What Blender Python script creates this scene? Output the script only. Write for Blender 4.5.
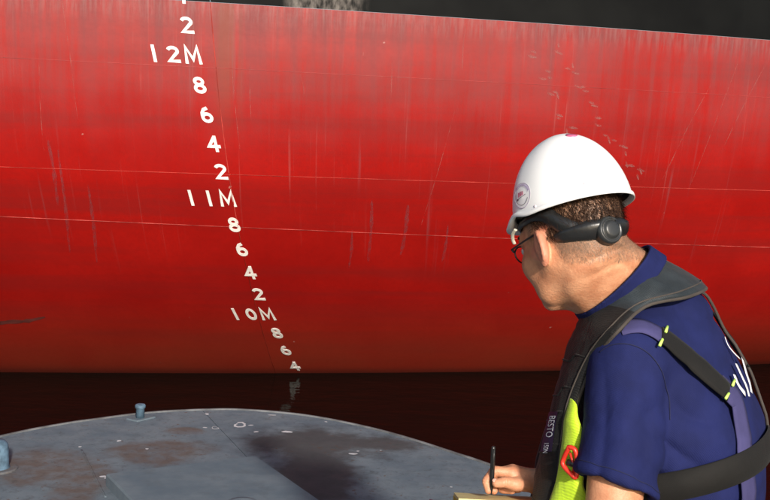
import bpy, math, random
import numpy as np
from mathutils import Matrix, Vector, noise

random.seed(4); rng = np.random.default_rng(4)
for o in list(bpy.data.objects): bpy.data.objects.remove(o)
S = bpy.context.scene; COL = S.collection

# ------------------------------------------------------------------ camera
EYE = np.array([0, 0, 2.2]); ROLL = 0.04; PITCH = math.atan(114/1070); FPX = 1070.0
FW = np.array([0, math.cos(PITCH), -math.sin(PITCH)]); U0 = np.array([0, math.sin(PITCH), math.cos(PITCH)]); X0 = np.array([1., 0, 0])
RT = math.cos(ROLL)*X0 + math.sin(ROLL)*U0; UP = math.cos(ROLL)*U0 - math.sin(ROLL)*X0
cam = bpy.data.cameras.new('camera'); camo = bpy.data.objects.new('camera', cam); COL.objects.link(camo)
cam.sensor_width = 36; cam.lens = 36*FPX/770; cam.clip_start = 0.05; cam.clip_end = 4000
M = Matrix.Identity(4)
for i in range(3):
    M[i][0] = RT[i]; M[i][1] = UP[i]; M[i][2] = -FW[i]; M[i][3] = EYE[i]
camo.matrix_world = M; S.camera = camo

# ------------------------------------------------------------------ sky, sun, exposure
SUN_EL, SUN_AZ = math.radians(23.5), math.radians(15)      # sun behind the photographer's right shoulder
w = bpy.data.worlds.new('World'); S.world = w; w.use_nodes = True
wn = w.node_tree.nodes; sky = wn.new('ShaderNodeTexSky'); sky.sky_type = 'NISHITA'; sky.sun_disc = False
sky.sun_elevation = SUN_EL; sky.sun_rotation = math.pi - SUN_AZ; sky.air_density = 1.0; sky.dust_density = 2.0
wn['Background'].inputs[1].default_value = 0.12
w.node_tree.links.new(sky.outputs[0], wn['Background'].inputs[0])
sl = bpy.data.lights.new('sun', 'SUN'); sl.energy = 4.2; sl.angle = math.radians(3.0); sl.color = (1.0, 0.93, 0.84)
so = bpy.data.objects.new('sun', sl); COL.objects.link(so); so.location = (6, -20, 14)
so.rotation_euler = Vector((-math.sin(SUN_AZ)*math.cos(SUN_EL), math.cos(SUN_AZ)*math.cos(SUN_EL), -math.sin(SUN_EL))).to_track_quat('-Z', 'Y').to_euler()
S.view_settings.view_transform = 'Standard'; S.view_settings.look = 'None'; S.view_settings.exposure = 0.3; S.view_settings.gamma = 1
S.view_settings.use_curve_mapping = False
S.render.engine = 'CYCLES'

# ------------------------------------------------------------------ helpers
V = lambda *a: np.array(a, float)
def nrm(v): v = np.asarray(v, float); return v/np.linalg.norm(v)
def at(px, py, d):                # survey helper: a point d metres along the photographer's line of sight
    return EYE + (FW + RT*(px-385)/FPX - UP*(py-250)/FPX)*d
def line_of(px, py): return nrm(FW + RT*(px-385)/FPX - UP*(py-250)/FPX)

def add(name, verts, faces, mat, parent=None, smooth=False, uv=None, kind=None, recenter=True):
    verts = np.asarray(verts, float)
    c = (verts.min(0)+verts.max(0))/2 if recenter else np.zeros(3)
    me = bpy.data.meshes.new(name); me.from_pydata((verts-c).tolist(), [], [list(map(int, f)) for f in faces]); me.update()
    if mat: me.materials.append(mat)
    if smooth: me.polygons.foreach_set('use_smooth', [True]*len(me.polygons))
    if uv is not None:
        l = me.uv_layers.new(name='UVMap'); li = np.zeros(len(me.loops), np.int32); me.loops.foreach_get('vertex_index', li)
        l.data.foreach_set('uv', np.asarray(uv, np.float32)[li].ravel())
    o = bpy.data.objects.new(name, me); COL.objects.link(o); o['w'] = c.tolist()
    if parent is not None: o.parent = parent; o.location = c - np.array(parent['w'])
    else: o.location = c
    if kind: o['kind'] = kind
    return o
def empty(name, loc, label, cat, group=None):
    o = bpy.data.objects.new(name, None); COL.objects.link(o); o.location = loc; o['w'] = list(map(float, loc)); o.empty_display_size = .2
    o['label'] = label; o['category'] = cat
    if group: o['group'] = group
    return o
def tag(o, label, cat): o['label'] = label; o['category'] = cat; return o
class MB:
    def __init__(s): s.v = []; s.f = []
    def add(s, v, f): n = len(s.v); s.v += [tuple(map(float, p)) for p in v]; s.f += [[i+n for i in q] for q in f]; return s
    def build(s, name, mat, parent=None, **k): return add(name, s.v, s.f, mat, parent, **k)
def fix_normals(o):
    import bmesh
    b = bmesh.new(); b.from_mesh(o.data); bmesh.ops.recalc_face_normals(b, faces=b.faces); b.to_mesh(o.data); b.free(); return o
def tube(path, r, n=8, closed=False, flat=None):
    path = np.asarray(path, float); N = len(path); r = np.broadcast_to(r, N)
    v = []; f = []; up = None
    for i in range(N):
        a = path[(i-1) % N] if (closed or i > 0) else path[i]; b = path[(i+1) % N] if (closed or i < N-1) else path[i]
        t = nrm(b-a)
        if up is None: up = nrm(np.cross(t, V(.3, .2, .9)))
        up = nrm(up - t*(up@t)); s = np.cross(t, up)
        for k in range(n):
            q = 2*math.pi*k/n; v.append(path[i]+r[i]*(math.cos(q)*up+math.sin(q)*s*(flat or 1)))
    for i in range(N if closed else N-1):
        for k in range(n):
            j = (i+1) % N; f.append([i*n+k, i*n+(k+1) % n, j*n+(k+1) % n, j*n+k])
    if not closed: f.append(list(range(n))[::-1]); f.append([(N-1)*n+k for k in range(n)])
    return v, f
def lathe(c, axis, prof, n=24, ref=(0, 0, 1)):
    axis = nrm(axis); ref = V(*ref) if abs(axis@V(*ref)) < .9 else V(1, 0, 0); e1 = nrm(np.cross(axis, ref)); e2 = np.cross(axis, e1); v = []; f = []
    for (r, h) in prof:
        for k in range(n): q = 2*math.pi*k/n; v.append(c+axis*h+r*(math.cos(q)*e1+math.sin(q)*e2))
    for i in range(len(prof)-1):
        for k in range(n): f.append([i*n+k, i*n+(k+1) % n, (i+1)*n+(k+1) % n, (i+1)*n+k])
    f.append(list(range(n))[::-1]); f.append([(len(prof)-1)*n+k for k in range(n)])
    return v, f
def catmull(pts, n):
    pts = np.asarray(pts, float); out = []; N = len(pts)
    for t in np.linspace(0, N-1, n):
        i = min(int(t), N-2); u = t-i
        p0 = pts[max(i-1, 0)]; p1 = pts[i]; p2 = pts[i+1]; p3 = pts[min(i+2, N-1)]
        out.append(.5*((2*p1)+(-p0+p2)*u+(2*p0-5*p1+4*p2-p3)*u*u+(-p0+3*p1-3*p2+p3)*u**3))
    return np.array(out)

# ------------------------------------------------------------------ materials
class NT:
    def __init__(s, name, rough=.5, spec=.5):
        s.m = bpy.data.materials.new(name); s.m.use_nodes = True; s.t = s.m.node_tree; s.b = s.t.nodes['Principled BSDF']
        s.b.inputs['Roughness'].default_value = rough; s.b.inputs['Specular IOR Level'].default_value = spec
    def n(s, typ, **k):
        o = s.t.nodes.new(typ)
        for a, b in k.items(): setattr(o, a, b)
        return o
    def link(s, a, b): s.t.links.new(a, b)
    def val(s, sock, x):
        if hasattr(x, 'node'): s.link(x, sock)
        else: sock.default_value = x
    def coord(s, kind='Object', scale=(1, 1, 1), loc=(0, 0, 0), rot=(0, 0, 0)):
        c = s.n('ShaderNodeTexCoord'); m = s.n('ShaderNodeMapping'); s.link(c.outputs[kind], m.inputs[0])
        m.inputs['Scale'].default_value = scale; m.inputs['Location'].default_value = loc; m.inputs['Rotation'].default_value = rot; return m.outputs[0]
    def noise(s, vec, scale=5, detail=4, rough=.55, dist=0):
        o = s.n('ShaderNodeTexNoise'); s.link(vec, o.inputs['Vector']); o.inputs['Scale'].default_value = scale
        o.inputs['Detail'].default_value = detail; o.inputs['Roughness'].default_value = rough; o.inputs['Distortion'].default_value = dist; return o.outputs['Fac']
    def ramp(s, x, a, b, lo=0., hi=1.):
        o = s.n('ShaderNodeMapRange', interpolation_type='SMOOTHSTEP'); s.link(x, o.inputs[0]); o.inputs[1].default_value = a; o.inputs[2].default_value = b
        o.inputs[3].default_value = lo; o.inputs[4].default_value = hi; return o.outputs[0]
    def math(s, op, a, b=0.): o = s.n('ShaderNodeMath', operation=op); s.val(o.inputs[0], a); s.val(o.inputs[1], b); return o.outputs[0]
    def mix(s, fac, a, b):
        o = s.n('ShaderNodeMix', data_type='RGBA'); s.val(o.inputs[0], fac)
        for sk, x in ((o.inputs[6], a), (o.inputs[7], b)):
            if hasattr(x, 'node'): s.link(x, sk)
            else: sk.default_value = (*x, 1)
        return o.outputs[2]
    def color(s, c): s.link(c, s.b.inputs['Base Color']) if hasattr(c, 'node') else setattr(s.b.inputs['Base Color'], 'default_value', (*c, 1))
    def bump(s, h, strength=.3, dist=.01):
        o = s.n('ShaderNodeBump'); o.inputs['Strength'].default_value = strength; o.inputs['Distance'].default_value = dist
        s.link(h, o.inputs['Height']); s.link(o.outputs[0], s.b.inputs['Normal'])
    def sep(s, vec): o = s.n('ShaderNodeSeparateXYZ'); s.link(vec, o.inputs[0]); return o.outputs
def plain(name, c, rough=.5, var=.25, scale=30, bump=.15, bscale=200, dist=.002, spec=.5, metal=0):
    k = NT(name, rough, spec); v = k.coord('Object'); n = k.noise(v, scale, 4)
    k.color(k.mix(k.ramp(n, .25, .75), tuple(x*(1-var) for x in c), tuple(min(1, x*(1+var)) for x in c)))
    k.bump(k.noise(v, bscale, 3), bump, dist); k.b.inputs['Metallic'].default_value = metal
    return k.m

def hull_red():
    k = NT('antifouling red paint', .42, .35); uv = k.coord('UV'); u, v, _ = k.sep(uv)
    st1 = k.noise(k.coord('UV', (9, .35, 1)), 1, 5, .6, .3)           # broad run-off streaks
    st2 = k.noise(k.coord('UV', (34, .55, 1), (3, 1, 0), (0, 0, .02)), 1, 3, .6)   # fine scratches
    st3 = k.noise(k.coord('UV', (16, .5, 1), (9, 4, 0), (0, 0, -.05)), 1, 4, .6)
    blot = k.noise(uv, 1.3, 6, .6); grain = k.noise(uv, 26, 6, .7)
    base = k.mix(k.ramp(blot, .3, .7), (.29, .0056, .0042), (.365, .008, .0056))
    base = k.mix(k.ramp(grain, .35, .75, 0, .35), base, (.21, .005, .0043))
    band = k.noise(k.coord('UV', (.22, 4.2, 1)), 1, 5, .62, .4)
    base = k.mix(k.ramp(band, .42, .66, 0, .55), base, (.20, .011, .010))
    low = k.math('MULTIPLY', k.ramp(v, .95, .05), k.ramp(blot, .2, .8, .55, 1.))
    base = k.mix(k.math('MULTIPLY', low, .75), base, (.20, .036, .016))
    chalk_dim = k.math('MULTIPLY', k.ramp(v, 1.75, 3.1), k.ramp(k.math('ADD', k.math('MULTIPLY', st1, .6), k.math('MULTIPLY', blot, .4)), .32, .68))
    base = k.mix(k.math('MULTIPLY', chalk_dim, .78), base, (.112, .038, .040))  # chalky weathering, also darkened to paint weaker sunlight on the upper hull
    wear = k.math('MULTIPLY', k.ramp(st2, .60, .74), k.math('MULTIPLY', k.ramp(v, .9, 2.0), k.ramp(blot, .4, .62)))
    base = k.mix(k.math('MULTIPLY', wear, .24), base, (.34, .15, .14))
    gry = k.math('MULTIPLY', k.ramp(st3, .60, .72), k.math('MULTIPLY', k.ramp(v, .95, 1.7), k.ramp(k.noise(uv, .9, 2), .45, .6)))
    base = k.mix(k.math('MULTIPLY', gry, .45), base, (.20, .065, .07))
    edge = k.math('MULTIPLY', k.ramp(v, 2.86, 3.05), k.ramp(k.noise(k.coord('UV', (30, 3, 1)), 1, 5, .7), .42, .62))
    base = k.mix(k.math('MULTIPLY', edge, .35), base, (.22, .12, .115))
    rust = k.math('MULTIPLY', k.ramp(u, -1.28, -1.16), k.ramp(u, -1.0, -1.12))
    rust = k.math('MULTIPLY', rust, k.math('MULTIPLY', k.ramp(v, 2.0, 2.9), k.ramp(st1, .35, .6)))
    base = k.mix(k.math('MULTIPLY', rust, .55), base, (.20, .05, .025))
    scum = k.math('MULTIPLY', k.ramp(v, .10, .0), .8)
    base = k.mix(scum, base, (.10, .018, .012))
    spots = k.ramp(k.noise(uv, 11, 2, .4), .775, .80)
    base = k.mix(k.math('MULTIPLY', spots, .45), base, (.5, .3, .26))
    k.color(base)
    k.link(k.ramp(k.math('ADD', grain, chalk_dim), .3, 1.4, .36, .6), k.b.inputs['Roughness'])
    h = k.math('ADD', k.math('MULTIPLY', k.noise(k.coord('UV', (1.2, .9, 1)), 1, 2), 3.), k.math('MULTIPLY', grain, .12))
    k.bump(h, .35, .012); return k.m
def hull_black():
    k = NT('black topside paint', .55, .06); uv = k.coord('UV'); u, v, _ = k.sep(uv)
    n = k.noise(uv, 2, 5); st = k.noise(k.coord('UV', (14, 1.2, 1)), 1, 5, .7, .5)
    base = k.mix(k.ramp(n, .3, .7), (.003, .0033, .0036), (.006, .0065, .0065))
    base = k.mix(k.ramp(st, .60, .78, 0, .25), base, (.016, .017, .016))
    smear = k.math('MULTIPLY', k.math('MULTIPLY', k.ramp(u, -.80, -.68), k.ramp(u, -.16, -.34)), k.math('MULTIPLY', k.ramp(v, 3.3, 3.12), k.ramp(k.noise(k.coord('UV', (18, 7, 1)), 1, 3, .6), .30, .70)))  # pale smear along the foot of the black band
    base = k.mix(k.math('MULTIPLY', smear, .5), base, (.34, .30, .27)); k.color(base); k.bump(k.noise(k.coord('UV', (1.2, .9, 1)), 1, 2), .3, .03); return k.m
def deck_paint(worn=True):
    k = NT('worn grey deck paint', .75, .05); p = k.coord('Object'); x, y, _ = k.sep(p)
    geo = k.n('ShaderNodeNewGeometry'); g = geo.outputs['Position']; X, Y, _ = k.sep(g)
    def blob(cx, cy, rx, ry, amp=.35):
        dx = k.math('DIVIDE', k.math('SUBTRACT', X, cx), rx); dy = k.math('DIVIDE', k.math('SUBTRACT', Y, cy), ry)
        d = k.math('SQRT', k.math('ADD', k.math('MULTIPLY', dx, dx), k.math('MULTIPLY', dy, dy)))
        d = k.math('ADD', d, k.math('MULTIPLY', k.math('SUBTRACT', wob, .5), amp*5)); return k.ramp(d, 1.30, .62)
    gm = k.n('ShaderNodeMapping'); k.link(g, gm.inputs[0])
    wob = k.noise(gm.outputs[0], 4.5, 6, .62); fine = k.noise(gm.outputs[0], 40, 5, .65); mid = k.noise(gm.outputs[0], 11, 5, .6)
    base = k.mix(k.ramp(wob, .3, .7), (.098, .128, .156), (.140, .170, .194))
    base = k.mix(k.ramp(mid, .5, .8, 0, .5), base, (.085, .100, .110))
    base = k.mix(k.ramp(fine, .55, .75, 0, .35), base, (.14, .145, .15))
    if not worn: k.color(base); k.bump(k.math('ADD', mid, k.math('MULTIPLY', fine, .35)), .25, .006); return k.m
    rusts = None
    for a in ((-1.62, 5.0, .30, .28), (-1.12, 5.34, .26, .22), (-1.06, 5.72, .12, .07), (-1.36, 4.80, .13, .35)):
        q = blob(*a); rusts = q if rusts is None else k.math('MAXIMUM', rusts, q)
    rusts = k.math('MULTIPLY', rusts, k.ramp(mid, .3, .62, .35, 1.))
    base = k.mix(k.math('MULTIPLY', rusts, .62), base, (.115, .070, .046))
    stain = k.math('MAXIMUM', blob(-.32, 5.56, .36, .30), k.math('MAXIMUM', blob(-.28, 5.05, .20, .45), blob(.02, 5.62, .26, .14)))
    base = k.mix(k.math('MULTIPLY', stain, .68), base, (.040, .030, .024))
    dirt = k.noise(gm.outputs[0], 22, 8, .72, 1.2); base = k.mix(k.ramp(dirt, .50, .72, 0, .6), base, (.055, .058, .062))
    chips = k.math('MULTIPLY', k.ramp(k.noise(gm.outputs[0], 34, 4, .6), .62, .67), k.ramp(wob, .45, .6)); base = k.mix(k.math('MULTIPLY', chips, .7), base, (.10, .055, .035))
    flecks = k.ramp(k.noise(gm.outputs[0], 60, 2, .5), .70, .74)
    base = k.mix(k.math('MULTIPLY', flecks, .35), base, (.09, .05, .035))
    k.color(base); k.link(k.ramp(mid, .3, .7, .62, .8), k.b.inputs['Roughness'])
    k.bump(k.math('ADD', k.math('MULTIPLY', mid, 1.), k.math('MULTIPLY', fine, .35)), .25, .006); return k.m
def water_mat():
    k = NT('dark harbour water', .05, .045); k.b.inputs['IOR'].default_value = 1.33
    g = k.n('ShaderNodeNewGeometry').outputs['Position']; m = k.n('ShaderNodeMapping'); k.link(g, m.inputs[0]); m.inputs['Scale'].default_value = (1, 1.7, 1)
    k.color((.004, .0036, .003)); h = k.math('ADD', k.noise(m.outputs[0], 2.2, 3, .5), k.math('MULTIPLY', k.noise(m.outputs[0], 9, 3, .5), .25))
    k.bump(h, .22, .05); return k.m
def skin_mat():
    k = NT('weathered skin', .48, .4); p = k.coord('Object'); n = k.noise(p, 35, 5); n2 = k.noise(p, 160, 3)
    c = k.mix(k.ramp(n, .3, .7), (.50, .215, .112), (.64, .315, .175)); c = k.mix(k.ramp(n2, .55, .75, 0, .35), c, (.44, .16, .085))
    a = k.n('ShaderNodeAttribute', attribute_name='scalp')
    f = k.math('MULTIPLY', a.outputs['Fac'], k.ramp(k.noise(p, 260, 3), .25, .65, .55, 1.)); c = k.mix(f, c, (.17, .11, .075))
    a2 = k.n('ShaderNodeAttribute', attribute_name='red'); c = k.mix(k.math('MULTIPLY', a2.outputs['Fac'], .5), c, (.58, .2, .14))
    k.color(c); k.b.inputs['Subsurface Weight'].default_value = .06; k.b.inputs['Subsurface Radius'].default_value = (.012, .005, .003); k.b.inputs['Subsurface Scale'].default_value = .5
    k.bump(k.math('ADD', k.noise(p, 240, 4), k.math('MULTIPLY', n, .8)), .5, .002); return k.m
def cloth(name, c, weave=900, rough=.85, var=.18, bump=.25, sheen=.15):
    k = NT(name, rough, .2); p = k.coord('Object'); n = k.noise(p, 14, 5)
    wv = k.n('ShaderNodeTexWave', wave_type='BANDS'); k.link(p, wv.inputs[0]); wv.inputs['Scale'].default_value = weave/6; wv.inputs['Distortion'].default_value = 1.5; wv.bands_direction = 'DIAGONAL'
    col = k.mix(k.ramp(n, .3, .7), tuple(x*(1-var) for x in c), tuple(x*(1+var) for x in c))
    col = k.mix(k.math('MULTIPLY', wv.outputs['Fac'], .25), col, tuple(x*.7 for x in c)); k.color(col)
    k.b.inputs['Sheen Weight'].default_value = sheen; k.bump(k.math('ADD', k.math('ADD', k.math('MULTIPLY', wv.outputs['Fac'], .3), k.noise(p, 60, 4)), k.math('MULTIPLY', k.noise(k.coord('Object', (16, 16, 7), rot=(.4, .5, .2)), 1, 3, .5, .8), 5.)), bump, .003); return k.m

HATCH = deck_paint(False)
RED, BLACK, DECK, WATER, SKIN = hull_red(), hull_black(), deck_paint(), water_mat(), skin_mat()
SEAM = plain('weld bead paint', (.35, .058, .050), .7, .7, 5, spec=.1); SEAM2 = plain('weld bead paint faint', (.36, .045, .035), .7, .6, 3, spec=.1); DULL = plain('weld bead paint low', (.17, .018, .010), .7, .5, 3, spec=.1); SEAM3 = plain('weld bead paint dull', (.30, .03, .027), .5, .5, 3)
NUM = plain('white numeral paint', (.80, .78, .74), .5, .1, 20, .3)
def scuffed(name, c, lo, hi, amt, sc=(60, 60, 60)):
    k = NT(name, .6, .3); p = k.coord('Object', sc); k.color(c); tr = k.n('ShaderNodeBsdfTransparent'); mx = k.n('ShaderNodeMixShader')
    k.link(k.ramp(k.noise(p, 1, 4, .6), lo, hi, 0, amt), mx.inputs[0]); k.link(tr.outputs[0], mx.inputs[1]); k.link(k.b.outputs[0], mx.inputs[2])
    k.link(mx.outputs[0], k.t.nodes['Material Output'].inputs[0]); return k.m
SCUFF = scuffed('scraped pale paint', (.36, .13, .12), .25, .65, .55); LINE = scuffed('thin scratch', (.40, .16, .14), .36, .66, .36, (14, 14, 14)); GREYS = scuffed('grey scuffed paint', (.24, .07, .08), .25, .75, .40, (40, 40, 3))
GOUGE = plain('dark scrape', (.11, .022, .018), .6, .35, 12)
BLUE = plain('blue grey fitting paint', (.085, .140, .195), .6, .45, 22, .4, 60, .004, spec=.15)
SHIRT = cloth('navy cotton shirt', (.0098, .0140, .074), sheen=.0); STRAP = cloth('lavender webbing', (.055, .051, .140), 1500, sheen=.0)
ELAS = cloth('black elastic webbing', (.010, .0093, .0085), 1800, .75, sheen=.03); JKT = cloth('black life jacket cover', (.010, .0098, .0098), 700, .6, .3, .4, .05)
FLAP = cloth('collar cover lit sheen', (.026, .033, .038), 700, .5, .3, .4, .05)  # the black jacket cover with its lit sheen painted in as slate
TRIM = cloth('taupe binding', (.060, .050, .043), 1500, .7, sheen=.05); HIVIS = cloth('fluorescent yellow bladder', (.50, .72, .03), 700, .5, .12, .4)
REDP = plain('red plastic', (.55, .03, .015), .35, .15, 20); WHITEP = plain('white helmet shell', (.86, .86, .85), .3, .03, 6, .03)
DARKP = plain('black plastic', (.014, .014, .014), .35, .2, 20); KNOB = plain('grey plastic knob', (.026, .027, .027), .35, .2, 20)
PINK = plain('pink print', (.55, .12, .22), .4, .3, 60); LILAC = plain('lilac print', (.50, .40, .58), .4, .25, 60); INK = plain('dark print', (.08, .07, .10), .4, .2, 40)
WHITE = plain('white lettering', (.75, .75, .76), .6, .08, 40); LIME = plain('lime stitching', (.55, .80, .15), .6, .1, 40)
HAIR = plain('brown hair', (.040, .020, .012), .55, .3, 60, spec=.2); GREYH = plain('grey stubble hair', (.27, .20, .14), .45, .6, 90)
PAGE = plain('cream paper', (.74, .62, .28), .7, .08, 30); YELLOW = plain('yellow card', (.70, .48, .04), .55, .1, 30); NAVY = plain('navy folder vinyl', (.016, .016, .05), .45, .2, 30)
TROUS = cloth('navy work trousers', (.018, .02, .06)); BOOT = plain('black boot leather', (.02, .018, .016), .45, .3, 40)
GLASS = NT('clear lens', .03, .5); GLASS.b.inputs['Transmission Weight'].default_value = 1; GLASS.b.inputs['IOR'].default_value = 1.1; GLASS = GLASS.m
EYEM = plain('eye white', (.7, .68, .65), .15, .03); IRIS = plain('iris', (.05, .035, .02), .15, .2); STEEL = plain('steel ring', (.5, .5, .5), .3, .1, 30, metal=1)

# ------------------------------------------------------------------ setting: water
mb = MB(); mb.add([(-900, -900, 0), (900, -900, 0), (900, 1500, 0), (-900, 1500, 0)], [(0, 1, 2, 3)])
wa = mb.build('water', WATER, kind='structure')

# ------------------------------------------------------------------ the ship's side
_xs = np.linspace(-40, 40, 1601); _sl = np.interp(_xs, [-40, -12, -3, -1, 1, 3, 6, 12, 40], [.02, .06, .15, .185, .24, .34, .42, .55, .6])
_W = np.concatenate([[0], np.cumsum((_sl[1:]+_sl[:-1])/2*np.diff(_xs))]); _W += 9.66 - np.interp(-.74, _xs, _W)
_z = np.array([-1.2, -.6, 0, .15, .3, .6, .9, 1.2, 1.5, 1.8, 2.1, 2.4, 2.7, 3.0, 3.6, 9.5])
_t = np.array([-2.4, -1.0, 0, .22, .42, .80, 1.13, 1.42, 1.66, 1.85, 1.98, 2.06, 2.10, 2.12, 2.13, 2.2])
_zf = np.linspace(-1.2, 9.5, 1071); _tf = np.interp(_zf, _z, _t)
for _ in range(2): _tf[1:-1] = np.convolve(np.pad(_tf, 7, mode='edge')[0:len(_tf)+14], np.ones(15)/15, 'valid')[1:-1] if False else np.convolve(np.pad(_tf, 8, mode='reflect', reflect_type='odd'), np.ones(17)/17, 'valid')[1:-1]
def hullY(x, z):
    q = np.clip(np.asarray(z)/1.7, 0, 1); b = np.clip((np.asarray(x)-.8)/3.4, 0, 1); b = b*b*(3-2*b)
    return np.interp(x, _xs, _W) - np.interp(z, _zf, _tf) - .95*b*q*(1-q)**2
def hullP(x, z, off=0.):
    x = np.asarray(x, float); z = np.asarray(z, float); e = .01
    nx = (hullY(x+e, z)-hullY(x-e, z))/(2*e); nz = (hullY(x, z+e)-hullY(x, z-e))/(2*e)
    n = np.stack([nx, -np.ones_like(nx), nz], -1); n /= np.linalg.norm(n, axis=-1, keepdims=True)
    return np.stack([x, hullY(x, z), z], -1) + n*np.asarray(off)[..., None]
def hull_hit(px, py):
    d = line_of(px, py); lo, hi = 3., 20.
    for _ in range(50):
        m = (lo+hi)/2; p = EYE+d*m
        if p[1] < hullY(p[0], p[2]): lo = m
        else: hi = m
    return p[0], p[2]
ship = empty('cargo_ship', (0, 9.5, 0), 'huge red and black ship side with white draught numbers, afloat beyond the grey deck', 'ship')
seam_z = [lambda x: x*0-1.2, lambda x: 1.455-.022*x, lambda x: 1.88+0*x, lambda x: 2.62+0*x, lambda x: 3.06+0*x, lambda x: 4.7+0*x, lambda x: 6.6+0*x, lambda x: 9.4+0*x]
seam_x = [-30, -22, -15.5, -9, -1.13, 6.4, 13.5, 21, 30]
for j in range(len(seam_z)-1):
    for i in range(len(seam_x)-1):
        x = np.linspace(seam_x[i], seam_x[i+1], 41); nz = 22 if j < 4 else 8; t = np.linspace(0, 1, nz)
        x = np.clip(x, seam_x[i]+.0012, seam_x[i+1]-.0012)
        Xg, T = np.meshgrid(x, t, indexing='ij'); Z = seam_z[j](Xg)*(1-T)+seam_z[j+1](Xg)*T
        lean = -.10*(Z-1.75); Xg = Xg+lean*np.interp(Xg, [seam_x[3], seam_x[4], seam_x[5]], [0, 1, 0])
        if j: Z = np.where(T == 0, Z+.0012, Z)
        P = hullP(Xg, Z).reshape(-1, 3); n = nz
        f = [[a*n+b, (a+1)*n+b, (a+1)*n+b+1, a*n+b+1] for a in range(40) for b in range(n-1)]
        add('hull_plate', P, f, RED if j < 4 else BLACK, ship, True, np.stack([Xg.ravel(), Z.ravel()], 1))
def bead(xz, r=.004, m=None, name='weld_seam', n=6):
    xz = np.asarray(xz, float); p = hullP(xz[:, 0], xz[:, 1], r*.0); v, f = tube(p, r*(1+.25*rng.standard_normal(len(p)).clip(-1, 1)), n); return add(name, v, f, m or SEAM, ship, True)
for j in (1, 2, 3):
    for i in range(len(seam_x)-1):
        x = np.linspace(seam_x[i], seam_x[i+1], 200); bead(np.stack([x, seam_z[j](x)], 1), (0, .0024, .0018, .0014)[j], (0, SEAM, SEAM2, SEAM3)[j])
for i in range(1, len(seam_x)-1):
    for j in range(4):
        z = np.linspace(seam_z[j](seam_x[i]), seam_z[j+1](seam_x[i]), 40); bead(np.stack([z*0+seam_x[i]-(.10*(z-1.75) if i == 4 else 0), z], 1), .0030 if j else .0022, SEAM2 if j else DULL)
# closing of the ship beyond the side we see
xx = np.linspace(-30, 30, 61); y0 = hullY(xx, 9.4+0*xx)
mb = MB(); mb.add([(x, y, 9.4) for x, y in zip(xx, y0)]+[(x, 40, 9.4) for x in xx], [[i, i+1, 62+i, 61+i] for i in range(60)]); mb.build('main_deck', plain('ship deck paint', (.16, .05, .04)), ship)
for xe in (-30, 30):
    zz = np.linspace(-1.2, 9.4, 30); mb = MB(); mb.add([(xe, hullY(xe, z), z) for z in zz]+[(xe, 40, 9.4), (xe, 40, -1.2)], [list(range(32))]); mb.build('end_plating', BLACK, ship)

# draught figures: welded numerals, 12 cm high, one every 20 cm of draught
xcol = lambda z: float(np.interp(z, [-.3, .09, .29, .49, .69, .89, 1.09, 1.29, 1.49, 1.69, 1.9, 2.3, 2.69, 3.1], [-.66, -.775, -.835, -.89, -.95, -1.0, -1.045, -1.09, -1.13, -1.165, -1.20, -1.285, -1.375, -1.455]))
def arc(cx, cy, rx, ry, a0, a1, n): return [(cx+rx*math.cos(math.radians(a)), cy+ry*math.sin(math.radians(a))) for a in np.linspace(a0, a1, n)]
GLYPH = {'1': [([(.0, .0), (.0, 1.)], 0)],
 '2': [(arc(0, .70, .27, .19, 165, -25, 10)+[(-.27, .11), (.36, .11)], 0)],
 '4': [([(.12, 0.), (.12, .98)], 0), ([(.10, .90), (-.30, .33), (.38, .33)], 0)],
 '6': [(arc(0, .33, .255, .22, 0, 360, 17)[:-1], 1), ([(-.265, .40), (-.24, .60), (-.12, .80), (.10, .90)], 0)],
 '8': [(arc(0, .305, .265, .20, 0, 360, 17)[:-1], 1), (arc(0, .715, .225, .18, 0, 360, 17)[:-1], 1)],
 '0': [(arc(0, .5, .265, .40, 0, 360, 21)[:-1], 1)],
 'M': [([(-.40, 0), (-.33, .98), (0, .25), (.33, .98), (.40, 0)], 0)]}
def strip(pts, wd, closed):
    p = np.asarray(pts, float); N = len(p); L = []; R = []
    for i in range(N):
        a = p[i]-p[i-1] if (closed or i > 0) else p[i+1]-p[i]; b = p[(i+1) % N]-p[i] if (closed or i < N-1) else p[i]-p[i-1]
        a = a/np.linalg.norm(a); b = b/np.linalg.norm(b); m = np.array([-(a+b)[1], (a+b)[0]]); m = m/np.linalg.norm(m)
        k = min(1.9, 1/max(.3, m@np.array([-b[1], b[0]]))); L.append(p[i]+m*wd*k); R.append(p[i]-m*wd*k)
    return np.array(L), np.array(R)
def numeral(ch, x0, z0, h=.116):
    mb = MB(); lean = (xcol(z0+.15)-xcol(z0-.05))/.2         # figures stand along the frame line
    for si, (pts, closed) in enumerate(GLYPH[ch]):
        L, R = strip(pts, .093, closed); N = len(L); lay = []
        for off in (-.003, .0022+.0005*si):
            for side in (L, R): lay.append(hullP(x0+side[:, 0]*h+lean*(side[:, 1]-.5)*h, z0+side[:, 1]*h, off+0*side[:, 0]))
        v = np.concatenate(lay); f = []
        for i in range(N if closed else N-1):
            j = (i+1) % N; bl, br, tl, tr = i, N+i, 2*N+i, 3*N+i; bl2, br2, tl2, tr2 = j, N+j, 2*N+j, 3*N+j
            f += [[tl, tr, tr2, tl2], [bl, tl, tl2, bl2], [tr, br, br2, tr2]]
        if not closed: f += [[0, N, 3*N, 2*N], [N-1, 3*N-1, 4*N-1, 2*N-1]]
        mb.add(v, f)
    return fix_normals(mb.build('draught_numeral', NUM, ship))
WL = 9.36
for k in range(46, 64):
    d = k/5; z = d-WL; c = xcol(z+.05); t10 = int(round((d-int(d+1e-6))*10))
    if t10 == 0:
        m = int(round(d)); s = .128
        if m >= 10:
            numeral(str(m)[0], c-2*s, z); numeral(str(m)[1], c-s, z); numeral('M', c, z)
    else: numeral(str(t10), c, z)
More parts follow.
